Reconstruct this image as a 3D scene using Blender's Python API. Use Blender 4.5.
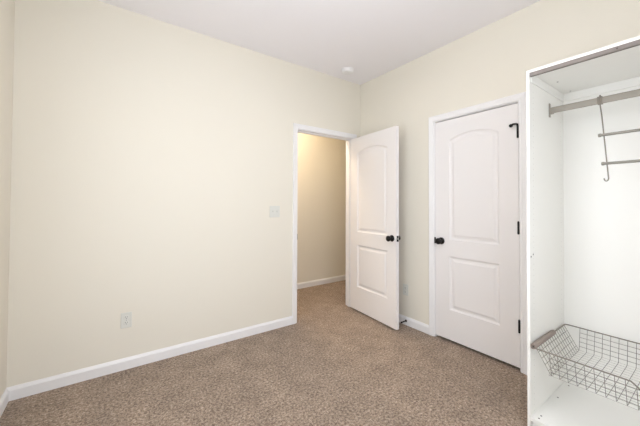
import bpy, bmesh, math
from mathutils import Vector, Matrix

for o in list(bpy.data.objects):
    bpy.data.objects.remove(o, do_unlink=True)
SC = bpy.context.scene
COL = SC.collection
R = math.radians

# ------------------------------------------------------------------ camera
F_PX, YAW, PITCH, ROLL, CY = 294.14, 0.6199, 0.0178, 0.0037, 198.2
CAM = Vector((-2.5311, -2.6866, 1.2591))
cd = bpy.data.cameras.new('camera')
cam = bpy.data.objects.new('camera', cd)
COL.objects.link(cam)
fw = Vector((math.sin(YAW)*math.cos(PITCH), math.cos(YAW)*math.cos(PITCH), math.sin(PITCH)))
rt = Vector((math.cos(YAW), -math.sin(YAW), 0))
up = rt.cross(fw)
r2 = rt*math.cos(ROLL) + up*math.sin(ROLL)
u2 = up*math.cos(ROLL) - rt*math.sin(ROLL)
M = Matrix((r2, u2, -fw)).transposed().to_4x4()
M.translation = CAM
cam.matrix_world = M
cd.sensor_width = 36.0
cd.lens = F_PX*36.0/640.0
cd.shift_y = -(213.0-CY)/640.0
cd.clip_start = 0.02
SC.camera = cam

# ------------------------------------------------------------------ exposure, world, daylight
SC.view_settings.view_transform = 'Standard'
SC.view_settings.look = 'None'
SC.view_settings.gamma = 1.0
SC.view_settings.use_curve_mapping = False
SC.view_settings.exposure = -0.19
SKY_STRENGTH = 6.0
FILL_LAMP_STRENGTH = 23.0
HALL_STRENGTH = 110.0

wd = bpy.data.worlds.new('overcast_sky')
SC.world = wd
wd.use_nodes = True
bg = wd.node_tree.nodes['Background']
bg.inputs['Color'].default_value = (0.89, 0.955, 1.05, 1)
bg.inputs['Strength'].default_value = SKY_STRENGTH

H = 2.743                      # ceiling height
XL, YF = -3.05, -3.12          # left wall and the wall behind the camera
WIN = (-2.72, -1.17, 0.45, 2.15)    # window opening in the wall behind the camera

WINL = (-2.30, -1.20, 0.55, 2.15)   # opening for the added window in the left wall (y, y, z, z)
def portal(loc, rot, w, h):
    pl = bpy.data.lights.new('window_portal', 'AREA')
    pl.shape = 'RECTANGLE'
    pl.size = w
    pl.size_y = h
    pl.cycles.is_portal = True
    po = bpy.data.objects.new('window_portal', pl)
    COL.objects.link(po)
    po.location = loc
    po.rotation_euler = rot
portal(((WIN[0]+WIN[1])/2, YF-0.13, (WIN[2]+WIN[3])/2), (R(90), 0, 0), WIN[1]-WIN[0], WIN[3]-WIN[2])
portal((XL-0.13, (WINL[0]+WINL[1])/2, (WINL[2]+WINL[3])/2), (R(90), 0, R(-90)), WINL[1]-WINL[0], WINL[3]-WINL[2])

# ------------------------------------------------------------------ materials
def lin(c):
    c = c/255.0
    return c/12.92 if c <= 0.04045 else ((c+0.055)/1.055)**2.4
def rgb(r, g, b):
    return (lin(r), lin(g), lin(b), 1)

def mat(name, col, rough=0.5, metal=0.0, bump=0.0, scale=200.0, spec=None, tint=0.0):
    m = bpy.data.materials.new(name)
    m.use_nodes = True
    nt = m.node_tree
    b = nt.nodes['Principled BSDF']
    b.inputs['Base Color'].default_value = col
    b.inputs['Roughness'].default_value = rough
    b.inputs['Metallic'].default_value = metal
    if spec is not None:
        b.inputs['Specular IOR Level'].default_value = spec
    tc = nt.nodes.new('ShaderNodeTexCoord')
    nz = nt.nodes.new('ShaderNodeTexNoise')
    nz.inputs['Scale'].default_value = scale
    nz.inputs['Detail'].default_value = 3
    nt.links.new(tc.outputs['Object'], nz.inputs['Vector'])
    if bump > 0:
        bp = nt.nodes.new('ShaderNodeBump')
        bp.inputs['Strength'].default_value = bump
        bp.inputs['Distance'].default_value = 0.002
        nt.links.new(nz.outputs['Fac'], bp.inputs['Height'])
        nt.links.new(bp.outputs['Normal'], b.inputs['Normal'])
    if tint > 0:
        mx = nt.nodes.new('ShaderNodeMix')
        mx.data_type = 'RGBA'
        mx.inputs[6].default_value = col
        mx.inputs[7].default_value = (col[0]*(1-tint), col[1]*(1-tint), col[2]*(1-tint), 1)
        nt.links.new(nz.outputs['Fac'], mx.inputs[0])
        nt.links.new(mx.outputs[2], b.inputs['Base Color'])
    return m

M_WALL = mat('cream_wall_paint', rgb(236, 230, 216), 0.85, bump=0.12, scale=140, spec=0.2, tint=0.02)
M_CEIL = mat('white_ceiling_paint', rgb(248, 245, 247), 0.9, bump=0.15, scale=120, spec=0.2)
M_TRIM = mat('white_trim_paint', rgb(243, 241, 240), 0.4, bump=0.03, scale=90)
M_DOOR = mat('white_door_paint', rgb(240, 236, 234), 0.42, bump=0.05, scale=160)
M_BLACK = mat('oil_rubbed_bronze', (0.012, 0.010, 0.009, 1), 0.38, metal=0.6, bump=0.02)
M_RUBBER = mat('black_rubber', (0.01, 0.01, 0.01, 1), 0.8, bump=0.02)
M_PLATE = mat('white_plastic_plate', rgb(223, 222, 213), 0.4, bump=0.02)
M_SLOT = mat('dark_slot', (0.03, 0.03, 0.03, 1), 0.6, bump=0.02)
M_SCREW = mat('steel_screw', (0.35, 0.34, 0.33, 1), 0.4, metal=0.9, bump=0.02)
M_HOLE = mat('screw_hole_brown', (0.10, 0.08, 0.07, 1), 0.7, bump=0.02)
M_MELA = mat('white_melamine', rgb(245, 243, 237), 0.45, bump=0.03, scale=300)
M_STRIP = mat('grey_steel_strip', rgb(126, 117, 111), 0.5, metal=0.2, bump=0.02)
M_RAIL = mat('satin_grey_rail', rgb(158, 151, 140), 0.5, metal=0.15, bump=0.02)
M_WIRE = mat('grey_coated_wire', rgb(136, 128, 118), 0.42, metal=0.45, bump=0.02)
M_GRIP = mat('grey_brown_grip', rgb(150, 136, 126), 0.55, bump=0.2, scale=60, tint=0.15)
M_BAR = mat('grey_hanger_bar', rgb(142, 138, 128), 0.45, metal=0.4, bump=0.02)
M_VINYL = mat('white_window_vinyl', rgb(240, 240, 240), 0.4, bump=0.02)
M_NICKEL = mat('brushed_nickel', (0.5, 0.48, 0.45, 1), 0.35, metal=1.0, bump=0.02)

# melamine side panel with its two rows of drilled shelf-pin holes
M_SIDE = mat('drilled_white_melamine', rgb(245, 243, 237), 0.45)
def drill(m):
    nt = m.node_tree
    b = nt.nodes['Principled BSDF']
    tc = nt.nodes.new('ShaderNodeTexCoord')
    sp = nt.nodes.new('ShaderNodeSeparateXYZ')
    nt.links.new(tc.outputs['Object'], sp.inputs[0])
    def mth(op, a, bv=None):
        n = nt.nodes.new('ShaderNodeMath')
        n.operation = op
        for i, v in enumerate((a, bv)):
            if v is None:
                continue
            if isinstance(v, (int, float)):
                n.inputs[i].default_value = v
            else:
                nt.links.new(v, n.inputs[i])
        return n.outputs[0]
    zf = mth('SUBTRACT', mth('FRACT', mth('MULTIPLY', sp.outputs['Z'], 1/0.032)), 0.5)
    z2 = mth('POWER', mth('MULTIPLY', zf, 0.032), 2)
    tot = None
    for x0 in (-0.545, -0.075):
        d = mth('ADD', mth('POWER', mth('SUBTRACT', sp.outputs['X'], x0), 2), z2)
        h = mth('LESS_THAN', d, 0.0027**2)
        tot = h if tot is None else mth('MAXIMUM', tot, h)
    mx = nt.nodes.new('ShaderNodeMix')
    mx.data_type = 'RGBA'
    mx.inputs[6].default_value = rgb(245, 243, 237)
    mx.inputs[7].default_value = rgb(205, 202, 197)
    nt.links.new(tot, mx.inputs[0])
    nt.links.new(mx.outputs[2], b.inputs['Base Color'])
drill(M_SIDE)

def carpet():
    m = bpy.data.materials.new('beige_frieze_carpet')
    m.use_nodes = True
    nt = m.node_tree
    b = nt.nodes['Principled BSDF']
    b.inputs['Roughness'].default_value = 0.95
    b.inputs['Specular IOR Level'].default_value = 0.08
    b.inputs['Sheen Weight'].default_value = 0.15
    tc = nt.nodes.new('ShaderNodeTexCoord')
    def noise(s, d=2.0, r=0.6):
        n = nt.nodes.new('ShaderNodeTexNoise')
        n.inputs['Scale'].default_value = s
        n.inputs['Detail'].default_value = d
        n.inputs['Roughness'].default_value = r
        nt.links.new(tc.outputs['Object'], n.inputs['Vector'])
        return n
    n1 = noise(66, 6.0, 0.85)
    n2 = noise(6.5, 4.0, 0.65)
    n3 = noise(1.3, 2.0)
    vo = nt.nodes.new('ShaderNodeTexVoronoi')
    vo.inputs['Scale'].default_value = 130
    nt.links.new(tc.outputs['Object'], vo.inputs['Vector'])
    cr = nt.nodes.new('ShaderNodeValToRGB')
    e = cr.color_ramp.elements
    e[0].position = 0.35; e[0].color = rgb(74, 56, 44)
    e[1].position = 0.66; e[1].color = rgb(224, 205, 186)
    mid = e.new(0.5); mid.color = rgb(160, 139, 120)
    nt.links.new(n1.outputs['Fac'], cr.inputs['Fac'])
    mr = nt.nodes.new('ShaderNodeMapRange')
    mr.inputs['From Min'].default_value = 0.35
    mr.inputs['From Max'].default_value = 0.65
    mr.inputs['To Min'].default_value = 0.80
    mr.inputs['To Max'].default_value = 1.08
    nt.links.new(n2.outputs['Fac'], mr.inputs['Value'])
    mr3 = nt.nodes.new('ShaderNodeMapRange')
    mr3.inputs['From Min'].default_value = 0.35
    mr3.inputs['From Max'].default_value = 0.65
    mr3.inputs['To Min'].default_value = 0.96
    mr3.inputs['To Max'].default_value = 1.04
    nt.links.new(n3.outputs['Fac'], mr3.inputs['Value'])
    mm = nt.nodes.new('ShaderNodeMath'); mm.operation = 'MULTIPLY'
    nt.links.new(mr.outputs[0], mm.inputs[0]); nt.links.new(mr3.outputs[0], mm.inputs[1])
    vm = nt.nodes.new('ShaderNodeVectorMath'); vm.operation = 'SCALE'
    nt.links.new(cr.outputs['Color'], vm.inputs[0])
    nt.links.new(mm.outputs[0], vm.inputs['Scale'])
    nt.links.new(vm.outputs[0], b.inputs['Base Color'])
    ad = nt.nodes.new('ShaderNodeMath'); ad.operation = 'ADD'
    nt.links.new(n1.outputs['Fac'], ad.inputs[0]); nt.links.new(vo.outputs['Distance'], ad.inputs[1])
    bp = nt.nodes.new('ShaderNodeBump')
    bp.inputs['Strength'].default_value = 0.55
    bp.inputs['Distance'].default_value = 0.010
    nt.links.new(ad.outputs[0], bp.inputs['Height'])
    nt.links.new(bp.outputs['Normal'], b.inputs['Normal'])
    return m
M_CARPET = carpet()

def emit_mat(name, col, strength):
    m = bpy.data.materials.new(name)
    m.use_nodes = True
    b = m.node_tree.nodes['Principled BSDF']
    b.inputs['Base Color'].default_value = (0.9, 0.88, 0.84, 1)
    b.inputs['Emission Color'].default_value = col
    b.inputs['Emission Strength'].default_value = strength
    return m

def glass_mat():
    m = bpy.data.materials.new('window_glass')
    m.use_nodes = True
    nt = m.node_tree
    out = nt.nodes['Material Output']
    nt.nodes.remove(nt.nodes['Principled BSDF'])
    tr = nt.nodes.new('ShaderNodeBsdfTransparent')
    gl = nt.nodes.new('ShaderNodeBsdfGlossy'); gl.inputs['Roughness'].default_value = 0.02
    mx = nt.nodes.new('ShaderNodeMixShader')
    mx.inputs[0].default_value = 0.07
    nt.links.new(tr.outputs[0], mx.inputs[1])
    nt.links.new(gl.outputs[0], mx.inputs[2])
    nt.links.new(mx.outputs[0], out.inputs['Surface'])
    return m
M_GLASS = glass_mat()

# ------------------------------------------------------------------ mesh helpers
def obj(name, bm, m, parent=None, bevel=0.0, smooth=False, seg=2, recalc=True):
    if recalc:
        bmesh.ops.recalc_face_normals(bm, faces=bm.faces[:])
    me = bpy.data.meshes.new(name)
    bm.to_mesh(me)
    bm.free()
    me.materials.append(m)
    o = bpy.data.objects.new(name, me)
    COL.objects.link(o)
    if parent:
        o.parent = parent
    if smooth:
        for p in me.polygons:
            p.use_smooth = True
    if bevel > 0:
        b = o.modifiers.new('bevel', 'BEVEL')
        b.width = bevel
        b.segments = seg
        b.limit_method = 'ANGLE'
        b.angle_limit = R(40)
    return o

def box(bm, x0, x1, y0, y1, z0, z1):
    vs = [bm.verts.new((x, y, z)) for z in (z0, z1) for y in (y0, y1) for x in (x0, x1)]
    for f in ((0, 2, 3, 1), (4, 5, 7, 6), (0, 1, 5, 4), (2, 6, 7, 3), (0, 4, 6, 2), (1, 3, 7, 5)):
        bm.faces.new([vs[i] for i in f])

def boxes(*bs):
    bm = bmesh.new()
    for b in bs:
        box(bm, *b)
    return bm

def frame_of(d):
    d = d.normalized()
    a = Vector((0, 0, 1)) if abs(d.z) < 0.9 else Vector((1, 0, 0))
    u = d.cross(a).normalized()
    return u, d.cross(u).normalized()

def tube(bm, pts, r, n=8, ends=True):
    """a round tube swept along a list of points"""
    pts = [Vector(p) for p in pts]
    rings = []
    u = None
    for i, p in enumerate(pts):
        if i == 0:
            d = pts[1]-pts[0]
        elif i == len(pts)-1:
            d = pts[-1]-pts[-2]
        else:
            d = (pts[i+1]-p).normalized() + (p-pts[i-1]).normalized()
        d.normalize()
        if u is None:
            u, v = frame_of(d)
        else:
            u = (u - d*u.dot(d)).normalized()
            v = d.cross(u)
        rr = r[i] if isinstance(r, (list, tuple)) else r
        rings.append([bm.verts.new(p + u*math.cos(2*math.pi*k/n)*rr + v*math.sin(2*math.pi*k/n)*rr) for k in range(n)])
    for a, b in zip(rings, rings[1:]):
        for k in range(n):
            bm.faces.new((a[k], a[(k+1) % n], b[(k+1) % n], b[k]))
    if ends:
        bm.faces.new(rings[0][::-1])
        bm.faces.new(rings[-1])

def lathe(bm, prof, origin=(0, 0, 0), axis=(0, 0, 1), n=28):
    """prof: (distance along axis, radius)"""
    o = Vector(origin)
    d = Vector(axis).normalized()
    u, v = frame_of(d)
    prev = None
    for t, r in prof:
        if r < 1e-6:
            ring = [bm.verts.new(o+d*t)]
        else:
            ring = [bm.verts.new(o + d*t + u*math.cos(2*math.pi*k/n)*r + v*math.sin(2*math.pi*k/n)*r) for k in range(n)]
        if prev is not None:
            if len(prev) == 1 and len(ring) > 1:
                for k in range(n):
                    bm.faces.new((prev[0], ring[k], ring[(k+1) % n]))
            elif len(ring) == 1 and len(prev) > 1:
                for k in range(n):
                    bm.faces.new((prev[k], ring[0], prev[(k+1) % n]))
            elif len(ring) > 1:
                for k in range(n):
                    bm.faces.new((prev[k], prev[(k+1) % n], ring[(k+1) % n], ring[k]))
        prev = ring

def thing(name, label, cat, loc=(0, 0, 0), rz=0.0, group=None):
    o = bpy.data.objects.new(name, None)
    COL.objects.link(o)
    o.empty_display_size = 0.05
    o.location = loc
    o.rotation_euler = (0, 0, rz)
    o['label'] = label
    o['category'] = cat
    if group:
        o['group'] = group
    return o

def struct(o, label=None, cat=None):
    o['kind'] = 'structure'
    if label:
        o['label'] = label
        o['category'] = cat
    return o

# ------------------------------------------------------------------ room shell
T = 0.12
JL, JR, JT = -0.908, -0.130, 2.048        # doorway in the back wall (clear opening)
CL, CR, CT = -1.035, -1.7455, 2.042       # closet doorway in the right wall (y values)
JW = 0.018                                # jamb thickness
HY = 1.045                                # hall far wall face

floor = struct(obj('floor', boxes((XL-T, 2.4, YF-T, HY+T, -0.08, 0.0)), M_CARPET),
               'beige brown frieze carpet covering the whole floor', 'carpet')
struct(obj('ceiling', boxes((XL-T, 2.4, YF-T, HY+T, H, H+0.1)), M_CEIL), 'plain white flat ceiling', 'ceiling')
struct(obj('wall_back', boxes((XL, JL-JW, 0, T, 0, H), (JR+JW, 2.4, 0, T, 0, H), (JL-JW, JR+JW, 0, T, JT+JW, H)), M_WALL),
       'long cream wall with the open doorway', 'wall')
struct(obj('wall_right', boxes((0, T, CL+JW, -0.0005, 0, H), (0, T, YF, CR-JW, 0, H), (0, T, CR-JW, CL+JW, CT+JW, H)), M_WALL),
       'cream wall with the closed closet door', 'wall')
struct(obj('wall_left', boxes((XL-T, XL, YF-T, WINL[0], 0, H), (XL-T, XL, WINL[1], HY+T, 0, H),
                              (XL-T, XL, WINL[0], WINL[1], 0, WINL[2]), (XL-T, XL, WINL[0], WINL[1], WINL[3], H)), M_WALL), 'narrow strip of cream wall at the left edge', 'wall')
struct(obj('wall_front', boxes((XL, WIN[0], YF-T, YF, 0, H), (WIN[1], 2.4, YF-T, YF, 0, H),
                               (WIN[0], WIN[1], YF-T, YF, 0, WIN[2]), (WIN[0], WIN[1], YF-T, YF, WIN[3], H)), M_WALL),
       'cream wall holding the window', 'wall')
struct(obj('wall_hall', boxes((XL, 2.4, HY, HY+T, 0, H), (2.28, 2.4, YF, HY, 0, H)), M_WALL),
       'cream hallway wall seen through the open doorway', 'wall')
struct(obj('wall_closet', boxes((0.75, 0.85, YF, 0.0, 0, H)), M_WALL), 'closet wall behind the closed door', 'wall')

# baseboards: profile (thickness, height) run along a wall
BPROF = [(0, 0), (0.014, 0), (0.014, 0.064), (0.011, 0.071), (0.008, 0.077), (0.005, 0.084), (0, 0.084)]
def baseboard(name, a, b, nrm, label):
    bm = bmesh.new()
    a, b, nrm = Vector((*a, 0)), Vector((*b, 0)), Vector((*nrm, 0))
    rings = [[bm.verts.new(p + nrm*t + Vector((0, 0, h))) for t, h in BPROF] for p in (a, b)]
    n = len(BPROF)
    for k in range(n):
        bm.faces.new((rings[0][k], rings[0][(k+1) % n], rings[1][(k+1) % n], rings[1][k]))
    bm.faces.new(rings[0])
    bm.faces.new(rings[1][::-1])
    return struct(obj(name, bm, M_TRIM), label, 'baseboard')
CW = 0.052
REV = 0.006
baseboard('baseboard_back', (XL, 0), (JL-REV-CW, 0), (0, -1), 'white baseboard along the long cream wall')
baseboard('baseboard_back_corner', (JR+REV+CW, 0), (0, 0), (0, -1), 'short white baseboard in the corner behind the open door')
baseboard('baseboard_right', (0, -0.014), (0, CL+REV+CW), (-1, 0), 'short white baseboard between corner and closet door')
baseboard('baseboard_right_far', (0, CR-REV-CW), (0, YF), (-1, 0), 'white baseboard behind the open wardrobe')
baseboard('baseboard_left', (XL, -0.014), (XL, YF), (1, 0), 'white baseboard at the left edge of the photo')
baseboard('baseboard_front', (XL+0.014, YF), (-0.014, YF), (0, 1), 'white baseboard under the window')
baseboard('baseboard_hall', (XL, HY), (2.28, HY), (0, -1), 'white baseboard seen in the hallway through the doorway')

# door casings and jambs.  u runs along the wall, n points out of it
CPROF = [(0, 0), (0, 0.009), (0.004, 0.012), (0.018, 0.012), (0.022, 0.014), (0.036, 0.016), (0.044, 0.018), (CW-0.003, 0.018), (CW, 0.015), (CW, 0)]
def casing_mesh(bm, P, u0, u1, zt):
    """P(u, n, z) -> world; u0 < u1 are the inner edges of the casing"""
    path = [(u0, 0.0, -1, 0), (u0, zt, -1, 1), (u1, zt, 1, 1), (u1, 0.0, 1, 0)]
    rings = [[bm.verts.new(P(u+su*w, t, z+sz*w)) for w, t in CPROF] for u, z, su, sz in path]
    n = len(CPROF)
    for a, b in zip(rings, rings[1:]):
        for k in range(n):
            bm.faces.new((a[k], a[(k+1) % n], b[(k+1) % n], b[k]))
    bm.faces.new(rings[0])
    bm.faces.new(rings[-1][::-1])
def pbox(bm, P, u0, u1, n0, n1, z0, z1):
    vs = [bm.verts.new(P(u, n, z)) for z in (z0, z1) for n in (n0, n1) for u in (u0, u1)]
    for f in ((0, 2, 3, 1), (4, 5, 7, 6), (0, 1, 5, 4), (2, 6, 7, 3), (0, 4, 6, 2), (1, 3, 7, 5)):
        bm.faces.new([vs[i] for i in f])
def door_trim(name, P, Pback, u0, u1, zt, label):
    bm = bmesh.new()
    casing_mesh(bm, P, u0-REV, u1+REV, zt+REV)
    casing_mesh(bm, Pback, u0-REV, u1+REV, zt+REV)
    pbox(bm, P, u0-JW, u0, -T, 0, 0, zt)            # side jambs and head jamb
    pbox(bm, P, u1, u1+JW, -T, 0, 0, zt)
    pbox(bm, P, u0-JW, u1+JW, -T, 0, zt, zt+JW)
    pbox(bm, P, u0, u0+0.011, -0.075, -0.040, 0, zt-0.011)   # stops
    pbox(bm, P, u1-0.011, u1, -0.075, -0.040, 0, zt-0.011)
    pbox(bm, P, u0, u1, -0.075, -0.040, zt-0.011, zt)
    return struct(obj(name, bm, M_TRIM), label, 'door trim')
PA = lambda u, n, z: Vector((u, -n, z))             # back wall, room side
PAb = lambda u, n, z: Vector((u, T+n, z))
PB = lambda u, n, z: Vector((-n, u, z))             # right wall, room side
PBb = lambda u, n, z: Vector((T+n, u, z))
t1 = door_trim('trim_1', PA, PAb, JL, JR, JT, 'white casing and jamb around the open doorway')
t2 = door_trim('trim_2', PB, PBb, CR, CL, CT, 'white casing and jamb around the closed closet door')
bm = bmesh.new(); box(bm, JL-0.0015, JL+0.0015, -0.004, 0.030, 0.875, 0.935)
obj('strike_plate', bm, M_SCREW, t1)['label'] = 'steel strike plate'
bm = bmesh.new(); box(bm, -0.004, 0.004, CL-0.006, CL+0.005, 0.884, 0.942)
obj('strike_plate', bm, M_BLACK, t2)['label'] = 'black strike plate'

# ------------------------------------------------------------------ window behind the camera, and an added one beside it
def window(name, P, u0, u1, z0, z1, label):
    """P(u, n, z): u along the wall, n into the room"""
    bm = bmesh.new()
    for b in ((u0, u0+0.05, -0.10, -0.03, z0, z1), (u1-0.05, u1, -0.10, -0.03, z0, z1),
              (u0+0.05, u1-0.05, -0.10, -0.03, z0, z0+0.05), (u0+0.05, u1-0.05, -0.10, -0.03, z1-0.05, z1),
              (u0+0.05, u1-0.05, -0.09, -0.04, (z0+z1)/2-0.02, (z0+z1)/2+0.02)):
        pbox(bm, P, *b)
    w = struct(obj(name, bm, M_VINYL), label, 'window')
    zm = (z0+z1)/2
    for a, b in ((z0+0.05, zm-0.02), (zm+0.02, z1-0.05)):
        bm = bmesh.new(); pbox(bm, P, u0+0.05, u1-0.05, -0.068, -0.064, a, b)
        obj('pane', bm, M_GLASS, w)
    bm = bmesh.new(); pbox(bm, P, u0-0.06, u1+0.06, -0.03, 0.035, z0-0.025, z0)
    obj('sill', bm, M_TRIM, w, bevel=0.004)
    bm = bmesh.new()
    path = [(u0, z0, -1, 0), (u0, z1, -1, 1), (u1, z1, 1, 1), (u1, z0, 1, 0)]
    rings = [[bm.verts.new(P(u+su*k, t, z+sz*k)) for k, t in CPROF] for u, z, su, sz in path]
    for a, b in zip(rings, rings[1:]):
        for k in range(len(CPROF)):
            bm.faces.new((a[k], a[(k+1) % len(CPROF)], b[(k+1) % len(CPROF)], b[k]))
    obj('window_casing', bm, M_TRIM, w)
window('window_1', lambda u, n, z: Vector((u, YF+n, z)), *WIN, 'white vinyl window in the wall behind the camera')
window('added_window_2', lambda u, n, z: Vector((XL+n, u, z)), *WINL, 'unseen white vinyl window added in the left wall for light')  # unseen window, added to bring more light onto the right wall

# ------------------------------------------------------------------ moulded two-panel doors
NA = 20
def panel_loop(L, Rr, B, Tz, rise, d):
    """outline of a panel inset by d; the top is an arc when rise > 0"""
    l, r, b = L+d, Rr-d, B+d
    cx = (L+Rr)/2
    pts = [(l, b), (r, b)]
    if rise > 0:
        w = (Rr-L)/2
        rad = (w*w+rise*rise)/(2*rise)
        cz = Tz+rise-rad
        for i in range(NA+1):
            x = r + (l-r)*i/NA
            pts.append((x, cz+math.sqrt(max(0, (rad-d)**2-(x-cx)**2))))
    else:
        for i in range(NA+1):
            pts.append((r + (l-r)*i/NA, Tz-d))
    return pts
PROF = [(0, 0), (0.003, 0.0045), (0.012, 0.0105), (0.019, 0.0112), (0.032, 0.0090), (0.044, 0.0032), (0.048, 0.0025)]
def door_slab(W, Hd, y0, y1, stile=0.140):
    """slab from x=0 (hinge edge) to W, z=0..Hd, thickness y0..y1, both faces moulded"""
    bm = bmesh.new()
    L, Rr = stile, W-stile
    lo = (0.271, 0.757, 0.0)
    hi = (0.909, 1.822, 0.050)
    for y, s in ((y0, 1), (y1, -1)):
        V = lambda x, z, dep=0.0: bm.verts.new((x, y+s*dep, z))
        def quad(a, b, c, d):
            bm.faces.new([V(*a), V(*b), V(*c), V(*d)])
        quad((0, 0), (L, 0), (L, Hd), (0, Hd))
        quad((Rr, 0), (W, 0), (W, Hd), (Rr, Hd))
        quad((L, 0), (Rr, 0), (Rr, lo[0]), (L, lo[0]))
        quad((L, lo[1]), (Rr, lo[1]), (Rr, hi[0]), (L, hi[0]))
        top = panel_loop(L, Rr, hi[0], hi[1], hi[2], 0)[2:]
        for a, b in zip(top, top[1:]):
            quad(a, b, (b[0], Hd), (a[0], Hd))
        for B, Tz, rise in (lo, hi):
            prev = None
            for d, dep in PROF:
                ring = [V(x, z, dep) for x, z in panel_loop(L, Rr, B, Tz, rise, d)]
                if prev:
                    n = len(ring)
                    for k in range(n):
                        bm.faces.new((prev[k], prev[(k+1) % n], ring[(k+1) % n], ring[k]))
                prev = ring
            bm.faces.new(prev)
    for (xa, za, xb, zb) in ((0, 0, W, 0), (W, 0, W, Hd), (W, Hd, 0, Hd), (0, Hd, 0, 0)):
        bm.faces.new([bm.verts.new(p) for p in ((xa, y0, za), (xb, y0, zb), (xb, y1, zb), (xa, y1, za))])
    bmesh.ops.remove_doubles(bm, verts=bm.verts[:], dist=1e-5)
    return bm

KNOB = [(0, 0), (0, 0.033), (0.004, 0.033), (0.009, 0.029), (0.011, 0.014), (0.024, 0.0115), (0.030, 0.013),
        (0.034, 0.021), (0.041, 0.0275), (0.049, 0.0295), (0.057, 0.0275), (0.063, 0.021), (0.066, 0.011), (0.067, 0)]
def knob(parent, x, y, z, s):
    bm = bmesh.new()
    lathe(bm, KNOB, (x, y, z), (0, s, 0))
    return obj('door_knob', bm, M_BLACK, parent, smooth=True)
def hinge(parent, y, z, s, x=-0.002):
    bm = bmesh.new()
    lathe(bm, [(0, 0), (0, 0.0045), (0.004, 0.0075), (0.006, 0.0075), (0.094, 0.0075), (0.096, 0.0075), (0.100, 0.0045), (0.100, 0)],
          (x, y+s*0.006, z-0.05), (0, 0, 1), n=14)
    box(bm, x-0.001, x+0.001, min(y, y-s*0.030), max(y, y-s*0.030), z-0.045, z+0.045)
    return obj('hinge', bm, M_BLACK, parent)

# open door: hinged at the right jamb, swung about 85 degrees into the room
W1 = 0.747
d1 = obj('door_1', door_slab(W1, 2.012, 0, 0.035, 0.126), M_DOOR)
d1.location = (-0.168, -0.016, 0.022)
d1.rotation_euler = (0, 0, R(180+85.2))
struct(d1, 'white two-panel door standing open into the room', 'door')
KZ = 0.890
knob(d1, W1-0.060, 0.0, KZ, -1)
knob(d1, W1-0.060, 0.035, KZ, 1)
bm = bmesh.new(); box(bm, W1-0.001, W1+0.0015, 0.005, 0.030, KZ-0.029, KZ+0.029)
lp = obj('latch_plate', bm, M_BLACK, d1, bevel=0.001)
bm = bmesh.new(); box(bm, W1, W1+0.010, 0.011, 0.024, KZ-0.009, KZ+0.009)
obj('latch_bolt', bm, M_NICKEL, lp, bevel=0.003)['label'] = 'steel latch bolt'
for z in (0.31, 1.055, 1.80):
    hinge(d1, 0.035, z, 1)

# closed closet door
W2 = 0.7050
d2 = obj('door_2', door_slab(W2, 2.011, -0.035, 0), M_DOOR)
d2.location = (0.003, -1.7425, 0.023)
d2.rotation_euler = (0, 0, R(90))
struct(d2, 'closed white two-panel closet door with black knob', 'door')
knob(d2, W2-0.060, 0.0, 0.890, 1)
for z in (0.312, 1.056, 1.792):
    hinge(d2, 0.0, z, 1, x=0.001)
# hinge-pin door stop on the top hinge
bm = bmesh.new()
tube(bm, [(0.001, 0.010, 1.836), (0.001, 0.010, 1.847), (0.006, 0.018, 1.849), (0.022, 0.034, 1.847), (0.034, 0.032, 1.842)], 0.0075, n=10)
hs = obj('hinge_pin_stop', bm, M_BLACK, d2, smooth=True)
bm = bmesh.new()
lathe(bm, [(0, 0), (0, 0.010), (0.004, 0.013), (0.014, 0.013), (0.019, 0.009), (0.019, 0)], (0.032, 0.034, 1.841), (0.75, -0.65, -0.1), n=16)
obj('bumper', bm, M_RUBBER, hs, smooth=True)

# ------------------------------------------------------------------ small wall and ceiling fittings
def wall_plate(name, w, label, cat, loc, rz, group=None):
    """plate in the local x/z plane, facing local -y"""
    t = thing(name, label, cat, loc, rz, group)
    obj('cover_plate', boxes((-w/2, w/2, -0.006, 0, -0.058, 0.058)), M_PLATE, t, bevel=0.004, seg=3)
    return t
def outlet(label, loc, rz):
    t = wall_plate('wall_outlet', 0.071, label, 'outlet', loc, rz)
    for dz in (0.0205, -0.0205):
        bm = bmesh.new()
        lathe(bm, [(0, 0), (0, 0.0170), (0.002, 0.0170), (0.003, 0.0160), (0.003, 0)], (0, -0.0055, dz), (0, -1, 0), n=24)
        for v in bm.verts:
            v.co.z = dz + max(-0.0135, min(0.0135, v.co.z-dz))
        rc = obj('receptacle', bm, M_PLATE, t)
        for sx, hh in ((-0.0063, 0.0045), (0.0063, 0.0037)):
            obj('slot', boxes((sx-0.0011, sx+0.0011, -0.0089, -0.0084, dz+0.001, dz+0.001+2*hh)), M_SLOT, rc)
        bm = bmesh.new()
        lathe(bm, [(0, 0), (0, 0.0026), (0.0005, 0.0026), (0.0005, 0)], (0, -0.0084, dz-0.007), (0, -1, 0), n=12)
        obj('ground_hole', bm, M_SLOT, rc)
    bm = bmesh.new()
    lathe(bm, [(0, 0), (0, 0.003), (0.001, 0.0025), (0.001, 0)], (0, -0.006, 0), (0, -1, 0), n=12)
    obj('screw', bm, M_SCREW, t)
    return t
outlet('white duplex outlet low on the long cream wall left of the doorway', (-2.418, 0, 0.368), 0)
outlet('white duplex outlet low on the wall between open door and closet', (0, -0.692, 0.361), R(-90))

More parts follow.
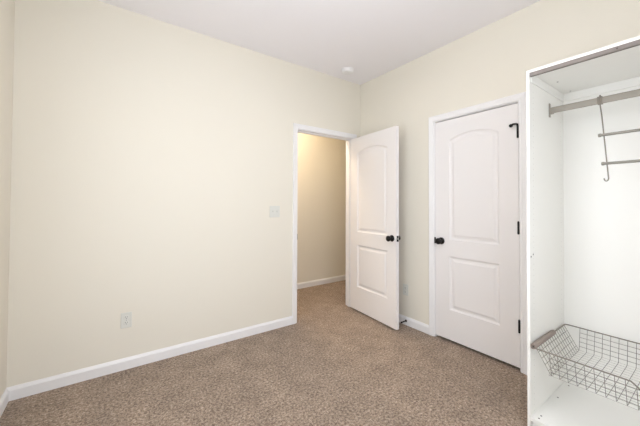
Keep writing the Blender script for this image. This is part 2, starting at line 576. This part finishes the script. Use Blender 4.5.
sw = wall_plate('light_switch', 0.112, 'white double toggle light switch beside the open doorway', 'light switch', (-1.176, 0, 1.175), 0)
for sx in (-0.023, 0.023):
    bm = boxes((sx-0.0055, sx+0.0055, -0.0072, -0.005, -0.0125, 0.0125))
    slot = obj('toggle_slot', bm, M_PLATE, sw, bevel=0.0008)
    bm = bmesh.new()
    vs = [bm.verts.new(c) for c in ((sx-0.004, -0.006, -0.004), (sx+0.004, -0.006, -0.004), (sx+0.004, -0.006, 0.008), (sx-0.004, -0.006, 0.008),
                                     (sx-0.003, -0.019, 0.007), (sx+0.003, -0.019, 0.007), (sx+0.003, -0.017, 0.012), (sx-0.003, -0.017, 0.012))]
    for f in ((0, 1, 2, 3), (4, 5, 6, 7), (0, 1, 5, 4), (1, 2, 6, 5), (2, 3, 7, 6), (3, 0, 4, 7)):
        bm.faces.new([vs[i] for i in f])
    obj('toggle', bm, M_PLATE, sw, bevel=0.0008)
    for dz in (-0.030, 0.030):
        bm = bmesh.new()
        lathe(bm, [(0, 0), (0, 0.003), (0.001, 0.0025), (0.001, 0)], (sx, -0.006, dz), (0, -1, 0), n=12)
        obj('screw', bm, M_PLATE, sw)

sd = thing('smoke_detector', 'round white smoke detector on the ceiling near the corner', 'smoke detector', (-0.405, -0.225, H))
bm = bmesh.new()
lathe(bm, [(0, 0), (0, 0.070), (-0.010, 0.070), (-0.011, 0.066), (-0.011, 0)], n=40)
obj('mounting_base', bm, M_TRIM, sd, bevel=0.002)
bm = bmesh.new()
lathe(bm, [(-0.011, 0), (-0.011, 0.064), (-0.020, 0.064), (-0.030, 0.058), (-0.036, 0.046), (-0.038, 0.025), (-0.038, 0)], n=40)
obj('cover', bm, M_TRIM, sd, smooth=False, bevel=0.001)
bm = bmesh.new()
lathe(bm, [(-0.037, 0), (-0.037, 0.009), (-0.040, 0.008), (-0.040, 0)], (0.0, 0.0, 0), n=18)
obj('test_button', bm, M_TRIM, sd)

ds = thing('door_stop', 'black baseboard door stop behind the open door', 'door stop', (-0.0135, -0.706, 0.045))
bm = bmesh.new()
lathe(bm, [(0, 0), (0, 0.0125), (0.003, 0.0125), (0.007, 0.007), (0.007, 0)], axis=(-1, 0, 0), n=18)
obj('base', bm, M_BLACK, ds)
bm = bmesh.new()
pts = []
for i in range(0, 12*14+1):
    a = 2*math.pi*i/12
    pts.append((-0.006-0.060*i/(12*14), 0.0045*math.cos(a), 0.0045*math.sin(a)))
tube(bm, pts, 0.0018, n=6)
obj('spring', bm, M_BLACK, ds, smooth=True)
bm = bmesh.new()
lathe(bm, [(0.064, 0), (0.064, 0.007), (0.076, 0.008), (0.080, 0.006), (0.080, 0)], axis=(-1, 0, 0), n=16)
obj('rubber_tip', bm, M_RUBBER, ds)

# ------------------------------------------------------------------ open wardrobe against the right wall
XF, XB = -0.600, -0.020
YA, YB = -2.001, -3.000          # outer faces of the two side panels
TH = 0.018
ZT, ZB = 2.019, 0.065            # top of the unit, top of the bottom panel
TS = 0.015                       # side panel thickness
YI, YJ = YA-TS, YB+TS
LEAN = R(0.27)                   # the unit leans a little on the soft carpet
wr = thing('wardrobe', 'tall white open wardrobe with no doors beside the closet door', 'wardrobe', (0, -2.5, 0))
left = obj('side_panel', boxes((XF, XB, YI, YA, 0, ZT)), M_SIDE, wr, bevel=0.0008)
obj('side_panel', boxes((XF, XB, YB, YJ, 0, ZT)), M_SIDE, wr, bevel=0.0008)
top = obj('top_panel', boxes((XF, XB, YJ, YI, ZT-0.015, ZT)), M_MELA, wr, bevel=0.0008)
bot = obj('bottom_panel', boxes((XF+0.001, XB, YJ, YI, ZB-TH, ZB)), M_MELA, wr, bevel=0.0008)
obj('plinth', boxes((XF+0.030, XF+0.046, YJ, YI, 0, ZB-TH)), M_MELA, wr)
obj('back_panel', boxes((XB-0.004, XB, YJ, YI, ZB, ZT-TH)), M_MELA, wr)
UZ = ZT-0.015                 # underside of the top
obj('front_strip', boxes((XF+0.001, XF+0.022, YJ, YI, UZ-0.020, UZ)), M_STRIP, wr)['label'] = 'grey strip under the top panel'
obj('top_batten', boxes((XF+0.022, XB-0.016, YI-0.006, YI, UZ-0.050, UZ)), M_MELA, wr, bevel=0.0015)
obj('top_batten', boxes((XF+0.022, XB-0.016, YJ, YJ+0.006, UZ-0.050, UZ)), M_MELA, wr, bevel=0.0015)
obj('top_batten', boxes((XB-0.016, XB-0.004, YJ, YI, UZ-0.050, UZ)), M_MELA, wr, bevel=0.0015)
def stud(parent, p, ax, r=0.0045, h=0.0008, m=M_HOLE):
    bm = bmesh.new()
    lathe(bm, [(0, 0), (0, r), (h, r), (h, 0)], p, ax, n=14)
    o = obj('screw', bm, m, parent)
    return o
for x in (-0.572, -0.539, -0.267, -0.060):
    for y in (-2.047, YJ+0.031):
        stud(bot, (x, y, ZB), (0, 0, 1))
for x in (-0.317, -0.071):
    for y in (-2.067, YJ+0.051):
        stud(top, (x, y, UZ), (0, 0, -1))
for x, z in ((-0.583, 0.959), (-0.553, 0.969)):
    stud(left, (x, YI, z), (0, -1, 0))
stud(bpy.data.objects['front_strip'], (XF+0.001, -2.372, UZ-0.011), (-1, 0, 0), r=0.004)
# slim runners that carry the wire basket
obj('basket_runner', boxes((-0.262, XB-0.02, YI-0.010, YI, 0.446, 0.4553)), M_MELA, wr, bevel=0.001)
obj('basket_runner', boxes((-0.262, XB-0.02, YJ, YJ+0.010, 0.450, 0.4597)), M_MELA, wr, bevel=0.001)
# clothes rail: flat oval bar with an end bracket at each side
RX, RZ = -0.288, 1.844
bm = bmesh.new()
n = 20
rr = []
for y in (YI-0.004, YJ+0.004):
    ring = []
    for k in range(n):
        a = 2*math.pi*k/n
        ring.append(bm.verts.new((RX+0.0075*math.cos(a), y, RZ+0.0190*math.copysign(abs(math.sin(a))**0.5, math.sin(a)))))
    rr.append(ring)
for k in range(n):
    bm.faces.new((rr[0][k], rr[0][(k+1) % n], rr[1][(k+1) % n], rr[1][k]))
bm.faces.new(rr[0]); bm.faces.new(rr[1][::-1])
rail = obj('clothes_rail', bm, M_RAIL, wr, smooth=False, bevel=0.0)
for y0, y1, yc0, yc1 in ((YI-0.005, YI, YI-0.022, YI-0.005), (YJ, YJ+0.005, YJ+0.005, YJ+0.022)):
    bm = bmesh.new()
    box(bm, RX-0.010, RX+0.010, y0, y1, RZ-0.040, RZ+0.046)
    box(bm, RX-0.012, RX+0.012, yc0, yc1, RZ-0.022, RZ-0.0176)
    box(bm, RX-0.012, RX-0.0078, yc0, yc1, RZ-0.0176, RZ+0.012)
    box(bm, RX+0.0078, RX+0.012, yc0, yc1, RZ-0.0176, RZ+0.012)
    obj('rail_bracket', bm, M_RAIL, rail, bevel=0.0012)

# the parts above were written in room coordinates: bring them to the unit's own base, then lean the unit
def rebase(root, off):
    for o in root.children:
        o.data.transform(Matrix.Translation(off))
        rebase(o, off)
rebase(wr, (0, 2.5, 0))
wr.rotation_euler = (LEAN, 0, 0)

# ------------------------------------------------------------------ trouser hanger on the rail
th = thing('trouser_hanger', 'grey wire trouser hanger with bars hanging from the wardrobe rail', 'hanger', (RX, -2.2620, RZ+0.0011))
def hang_wire(sy, y0, parent):
    """wire that hooks over the rail and drops, leaning a little, to an open hook"""
    bm = bmesh.new()
    pts = []
    for i in range(11):                       # hook over the oval rail
        a = math.pi*i/10
        pts.append((0.0115*math.cos(a), y0, 0.0190+0.0040+0.006*math.sin(a)))
    pts.append((0.0115*-1, y0, -0.010))
    pts = pts[::-1]
    pts = pts[::-1]
    pts[-1] = (-0.0115, y0, -0.012)
    pts += [(-0.0108, y0+sy*0.0012, -0.030), (-0.004, y0+sy*0.006, -0.090), (-0.004, y0+sy*0.030, -0.440)]
    cz, cy_ = -0.440, y0+sy*0.030
    for i in range(1, 9):                     # the small open hook at the bottom
        a = math.pi*i/8
        pts.append((-0.004, cy_-0.010*(-1)*0+(-sy)*-0.0+(0.009-0.009*math.cos(a))*1.0, cz-0.016*math.sin(a)))
    tube(bm, pts, 0.0031, n=8)
    return obj('hanger_wire', bm, M_WIRE, parent, smooth=True)
hang_wire(-1, 0.0, th)
hang_wire(1, -0.440, th)
obj('rail_clip', boxes((-0.0105, -0.0078, -0.010, 0.012, -0.0215, 0.0200), (0.0078, 0.0105, -0.010, 0.012, -0.0215, 0.0200),
                       (-0.0105, 0.0105, -0.010, 0.012, 0.0195, 0.0215)), M_WIRE, th, bevel=0.0008)
for z, ya in ((-0.199, 0.008), (-0.359, -0.004)):
    bm = bmesh.new()
    L0, L1 = ya, -0.440-ya
    lathe(bm, [(0, 0), (0, 0.0085), (0.002, 0.0100), (0.011, 0.0100), (0.012, 0.0075), (L0-L1-0.012, 0.0075), (L0-L1-0.011, 0.0100), (L0-L1-0.002, 0.0100), (L0-L1, 0.0085), (L0-L1, 0)],
          (-0.004-0.0105, L0, z), (0, -1, 0), n=14)
    obj('hanger_bar', bm, M_BAR, th, smooth=False)

# ------------------------------------------------------------------ wire basket
bk = thing('wire_basket', 'grey wire mesh basket with a grip, hung low inside the open wardrobe', 'basket')
RZB = 0.4615                               # rim height
RIMR = 0.0036
rx0, rx1, ry0, ry1 = -0.605, -0.050, -2.030, YJ+0.012     # rim rectangle
bx0, bx1, by0, by1 = -0.568, -0.075, -2.106, YJ+0.090     # bottom rectangle
ZBOT = 0.325
TILT = 0.0
RMID = (ry0+ry1)/2
DIP, DW0, DW1 = 0.028, -2.408, -2.448
def rim_z(y):
    """the front rim steps down in its middle"""
    h = abs(y-RMID)
    a, b = abs(DW0-RMID), abs(DW1-RMID)
    if h >= a:
        return RZB
    if h <= b:
        return RZB-DIP
    t = (a-h)/(a-b)
    return RZB-DIP*(t*t*(3-2*t))
bm = bmesh.new()
def corner(cx, cy, r, a0, n=5):
    return [(cx+r*math.cos(a0+math.pi/2*i/n), cy+r*math.sin(a0+math.pi/2*i/n)) for i in range(n+1)]
c = 0.018
loop = corner(rx1-c, ry0-c, c, 0)                          # back left
loop += corner(rx0+c, ry0-c, c, math.pi/2)                 # front left
k = 60
for i in range(1, k):
    loop.append((rx0, ry0-c + (ry1-ry0+2*c)*i/k))
loop += corner(rx0+c, ry1+c, c, math.pi)
loop += corner(rx1-c, ry1+c, c, 1.5*math.pi)
pts = [(x, y, rim_z(y) if x < rx0+0.001 else RZB) for x, y in loop]
pts.append(pts[0])
pts.append(pts[1])
tube(bm, pts, RIMR, n=8, ends=False)
obj('rim', bm, M_WIRE, bk, smooth=True)

WR = 0.0013
def wall_pts(x0, y0, z0, x1, y1, z1):
    return [(x0, y0, z0), (x0+(x1-x0)*0.90, y0+(y1-y0)*0.90, z1+0.012),
            (x1, y1, z1+0.003)]
bm = bmesh.new()
# the mesh is one sheet folded up on four sides, so the corners stay open
# wires running front - bottom - back
NY = 22
for i in range(NY+1):
    y = by0 + (by1-by0)*i/NY
    a = wall_pts(rx0, y, rim_z(y), bx0, y, ZBOT)
    b = wall_pts(rx1, y, RZB, bx1, y, ZBOT)
    tube(bm, a + [(bx0+0.016, y, ZBOT), (bx1-0.016, y, ZBOT)] + b[::-1], WR, n=6)
# wires running left - bottom - right
NX = 14
for i in range(NX+1):
    x = bx0 + (bx1-bx0)*i/NX
    a = wall_pts(x, ry0, RZB, x, by0, ZBOT)
    b = wall_pts(x, ry1, RZB, x, by1, ZBOT)
    tube(bm, a + [(x, by0+0.016, ZBOT+0.0015), (x, by1-0.016, ZBOT+0.0015)] + b[::-1], WR, n=6)
# level wires along each of the four walls
for f in (0.22, 0.42, 0.62, 0.82):
    z = RZB + (ZBOT-RZB)*f
    xa, xb = rx0+(bx0-rx0)*f, rx1+(bx1-rx1)*f
    ya, yb = ry0+(by0-ry0)*f, ry1+(by1-ry1)*f
    tube(bm, [(xb, by0, z), (xb, by1, z)], WR, n=6)
    tube(bm, [(bx0, ya, z), (bx1, ya, z)], WR, n=6)
    tube(bm, [(bx0, yb, z), (bx1, yb, z)], WR, n=6)
    if z < RZB-DIP-0.004:
        tube(bm, [(xa, by0, z), (xa, by1, z)], WR, n=6)
    else:
        tube(bm, [(xa, by0, z), (xa, DW1+0.012, z)], WR, n=6)
        tube(bm, [(xa, 2*RMID-DW1-0.012, z), (xa, by1, z)], WR, n=6)
obj('mesh', bm, M_WIRE, bk, smooth=True)
# grip along the left rim: a rounded half-shell over the rim wire
def grip(yc, s):
    bm = bmesh.new()
    xs = [-0.612, -0.608, -0.590, -0.52, -0.45, -0.38, -0.290, -0.281, -0.277]
    rs = [0.0115, 0.0130, 0.0140, 0.0140, 0.0140, 0.0140, 0.0135, 0.0115, 0.006]
    prev = None
    for x, r in zip(xs, rs):
        ring = [bm.verts.new((x, yc+1.05*r*math.cos(2*math.pi*q/16), RZB+0.0065+1.1*r*math.sin(2*math.pi*q/16))) for q in range(16)]
        if prev:
            for q in range(16):
                bm.faces.new((prev[q], prev[(q+1) % 16], ring[(q+1) % 16], ring[q]))
        else:
            first = ring
        prev = ring
    bm.faces.new(prev[::-1])
    prev = first                       # the open hollow at the front end
    for x, r in ((-0.612, 0.0085), (-0.585, 0.0080)):
        ring = [bm.verts.new((x, yc+1.05*r*math.cos(2*math.pi*q/16), RZB+0.0065+1.1*r*math.sin(2*math.pi*q/16))) for q in range(16)]
        for q in range(16):
            bm.faces.new((prev[q], prev[(q+1) % 16], ring[(q+1) % 16], ring[q]))
        prev = ring
    bm.faces.new(prev)
    return obj('grip', bm, M_GRIP, bk, smooth=True)
grip(ry0-0.004, 1)['label'] = 'grey brown grip over the wire rim'
grip(ry1+0.004, -1)['label'] = 'grey brown grip over the wire rim'

# ------------------------------------------------------------------ lamps (an unseen one added above the view, and one in the hall)
def flush_lamp(label, loc, r, strength, col):
    t = thing('ceiling_light', label, 'ceiling light', loc)
    bm = bmesh.new()
    lathe(bm, [(0, 0), (0, r), (-0.025, r), (-0.030, r-0.006), (-0.030, 0)], n=36)
    obj('lamp_base', bm, M_NICKEL, t, bevel=0.002)
    bm = bmesh.new()
    lathe(bm, [(-0.028, r-0.012), (-0.045, r-0.012), (-0.075, r*0.82), (-0.098, r*0.55), (-0.108, r*0.25), (-0.110, 0)], n=36)
    obj('glass_dome', bm, emit_mat('lit_frosted_glass', col, strength), t, smooth=True)
    return t
def fill_bowl_lamp(label, loc, r, strength, col):
    """added semi-flush fitting: canopy, stem and an open frosted bowl that throws light up as well as down"""
    t = thing('ceiling_light', label, 'ceiling light', loc)
    bm = bmesh.new()
    lathe(bm, [(0, 0), (0, 0.065), (-0.018, 0.060), (-0.028, 0.03), (-0.028, 0.008), (-0.315, 0.008), (-0.325, 0.016), (-0.345, 0.010), (-0.350, 0)], n=28)
    obj('canopy_and_stem', bm, M_NICKEL, t)
    bm = bmesh.new()
    prof = [(-0.312, 0.010), (-0.306, r*0.3), (-0.285, r*0.6), (-0.250, r*0.85), (-0.205, r), (-0.200, r-0.004),
            (-0.248, r*0.83), (-0.281, r*0.58), (-0.301, r*0.3), (-0.306, 0.010)]
    lathe(bm, prof, n=36)
    obj('glass_bowl', bm, emit_mat('lit_frosted_bowl', col, strength), t, smooth=True)
    return t
fill_bowl_lamp('unseen frosted bowl ceiling light added to even out the room', (-1.72, -1.78, H), 0.19, FILL_LAMP_STRENGTH, (0.96, 0.97, 1.0, 1))  # unseen lamp, added to fill the room and lift the ceiling
flush_lamp('round flush ceiling light in the hallway', (-0.80, 0.58, H), 0.15, HALL_STRENGTH, (1.0, 0.82, 0.60, 1))
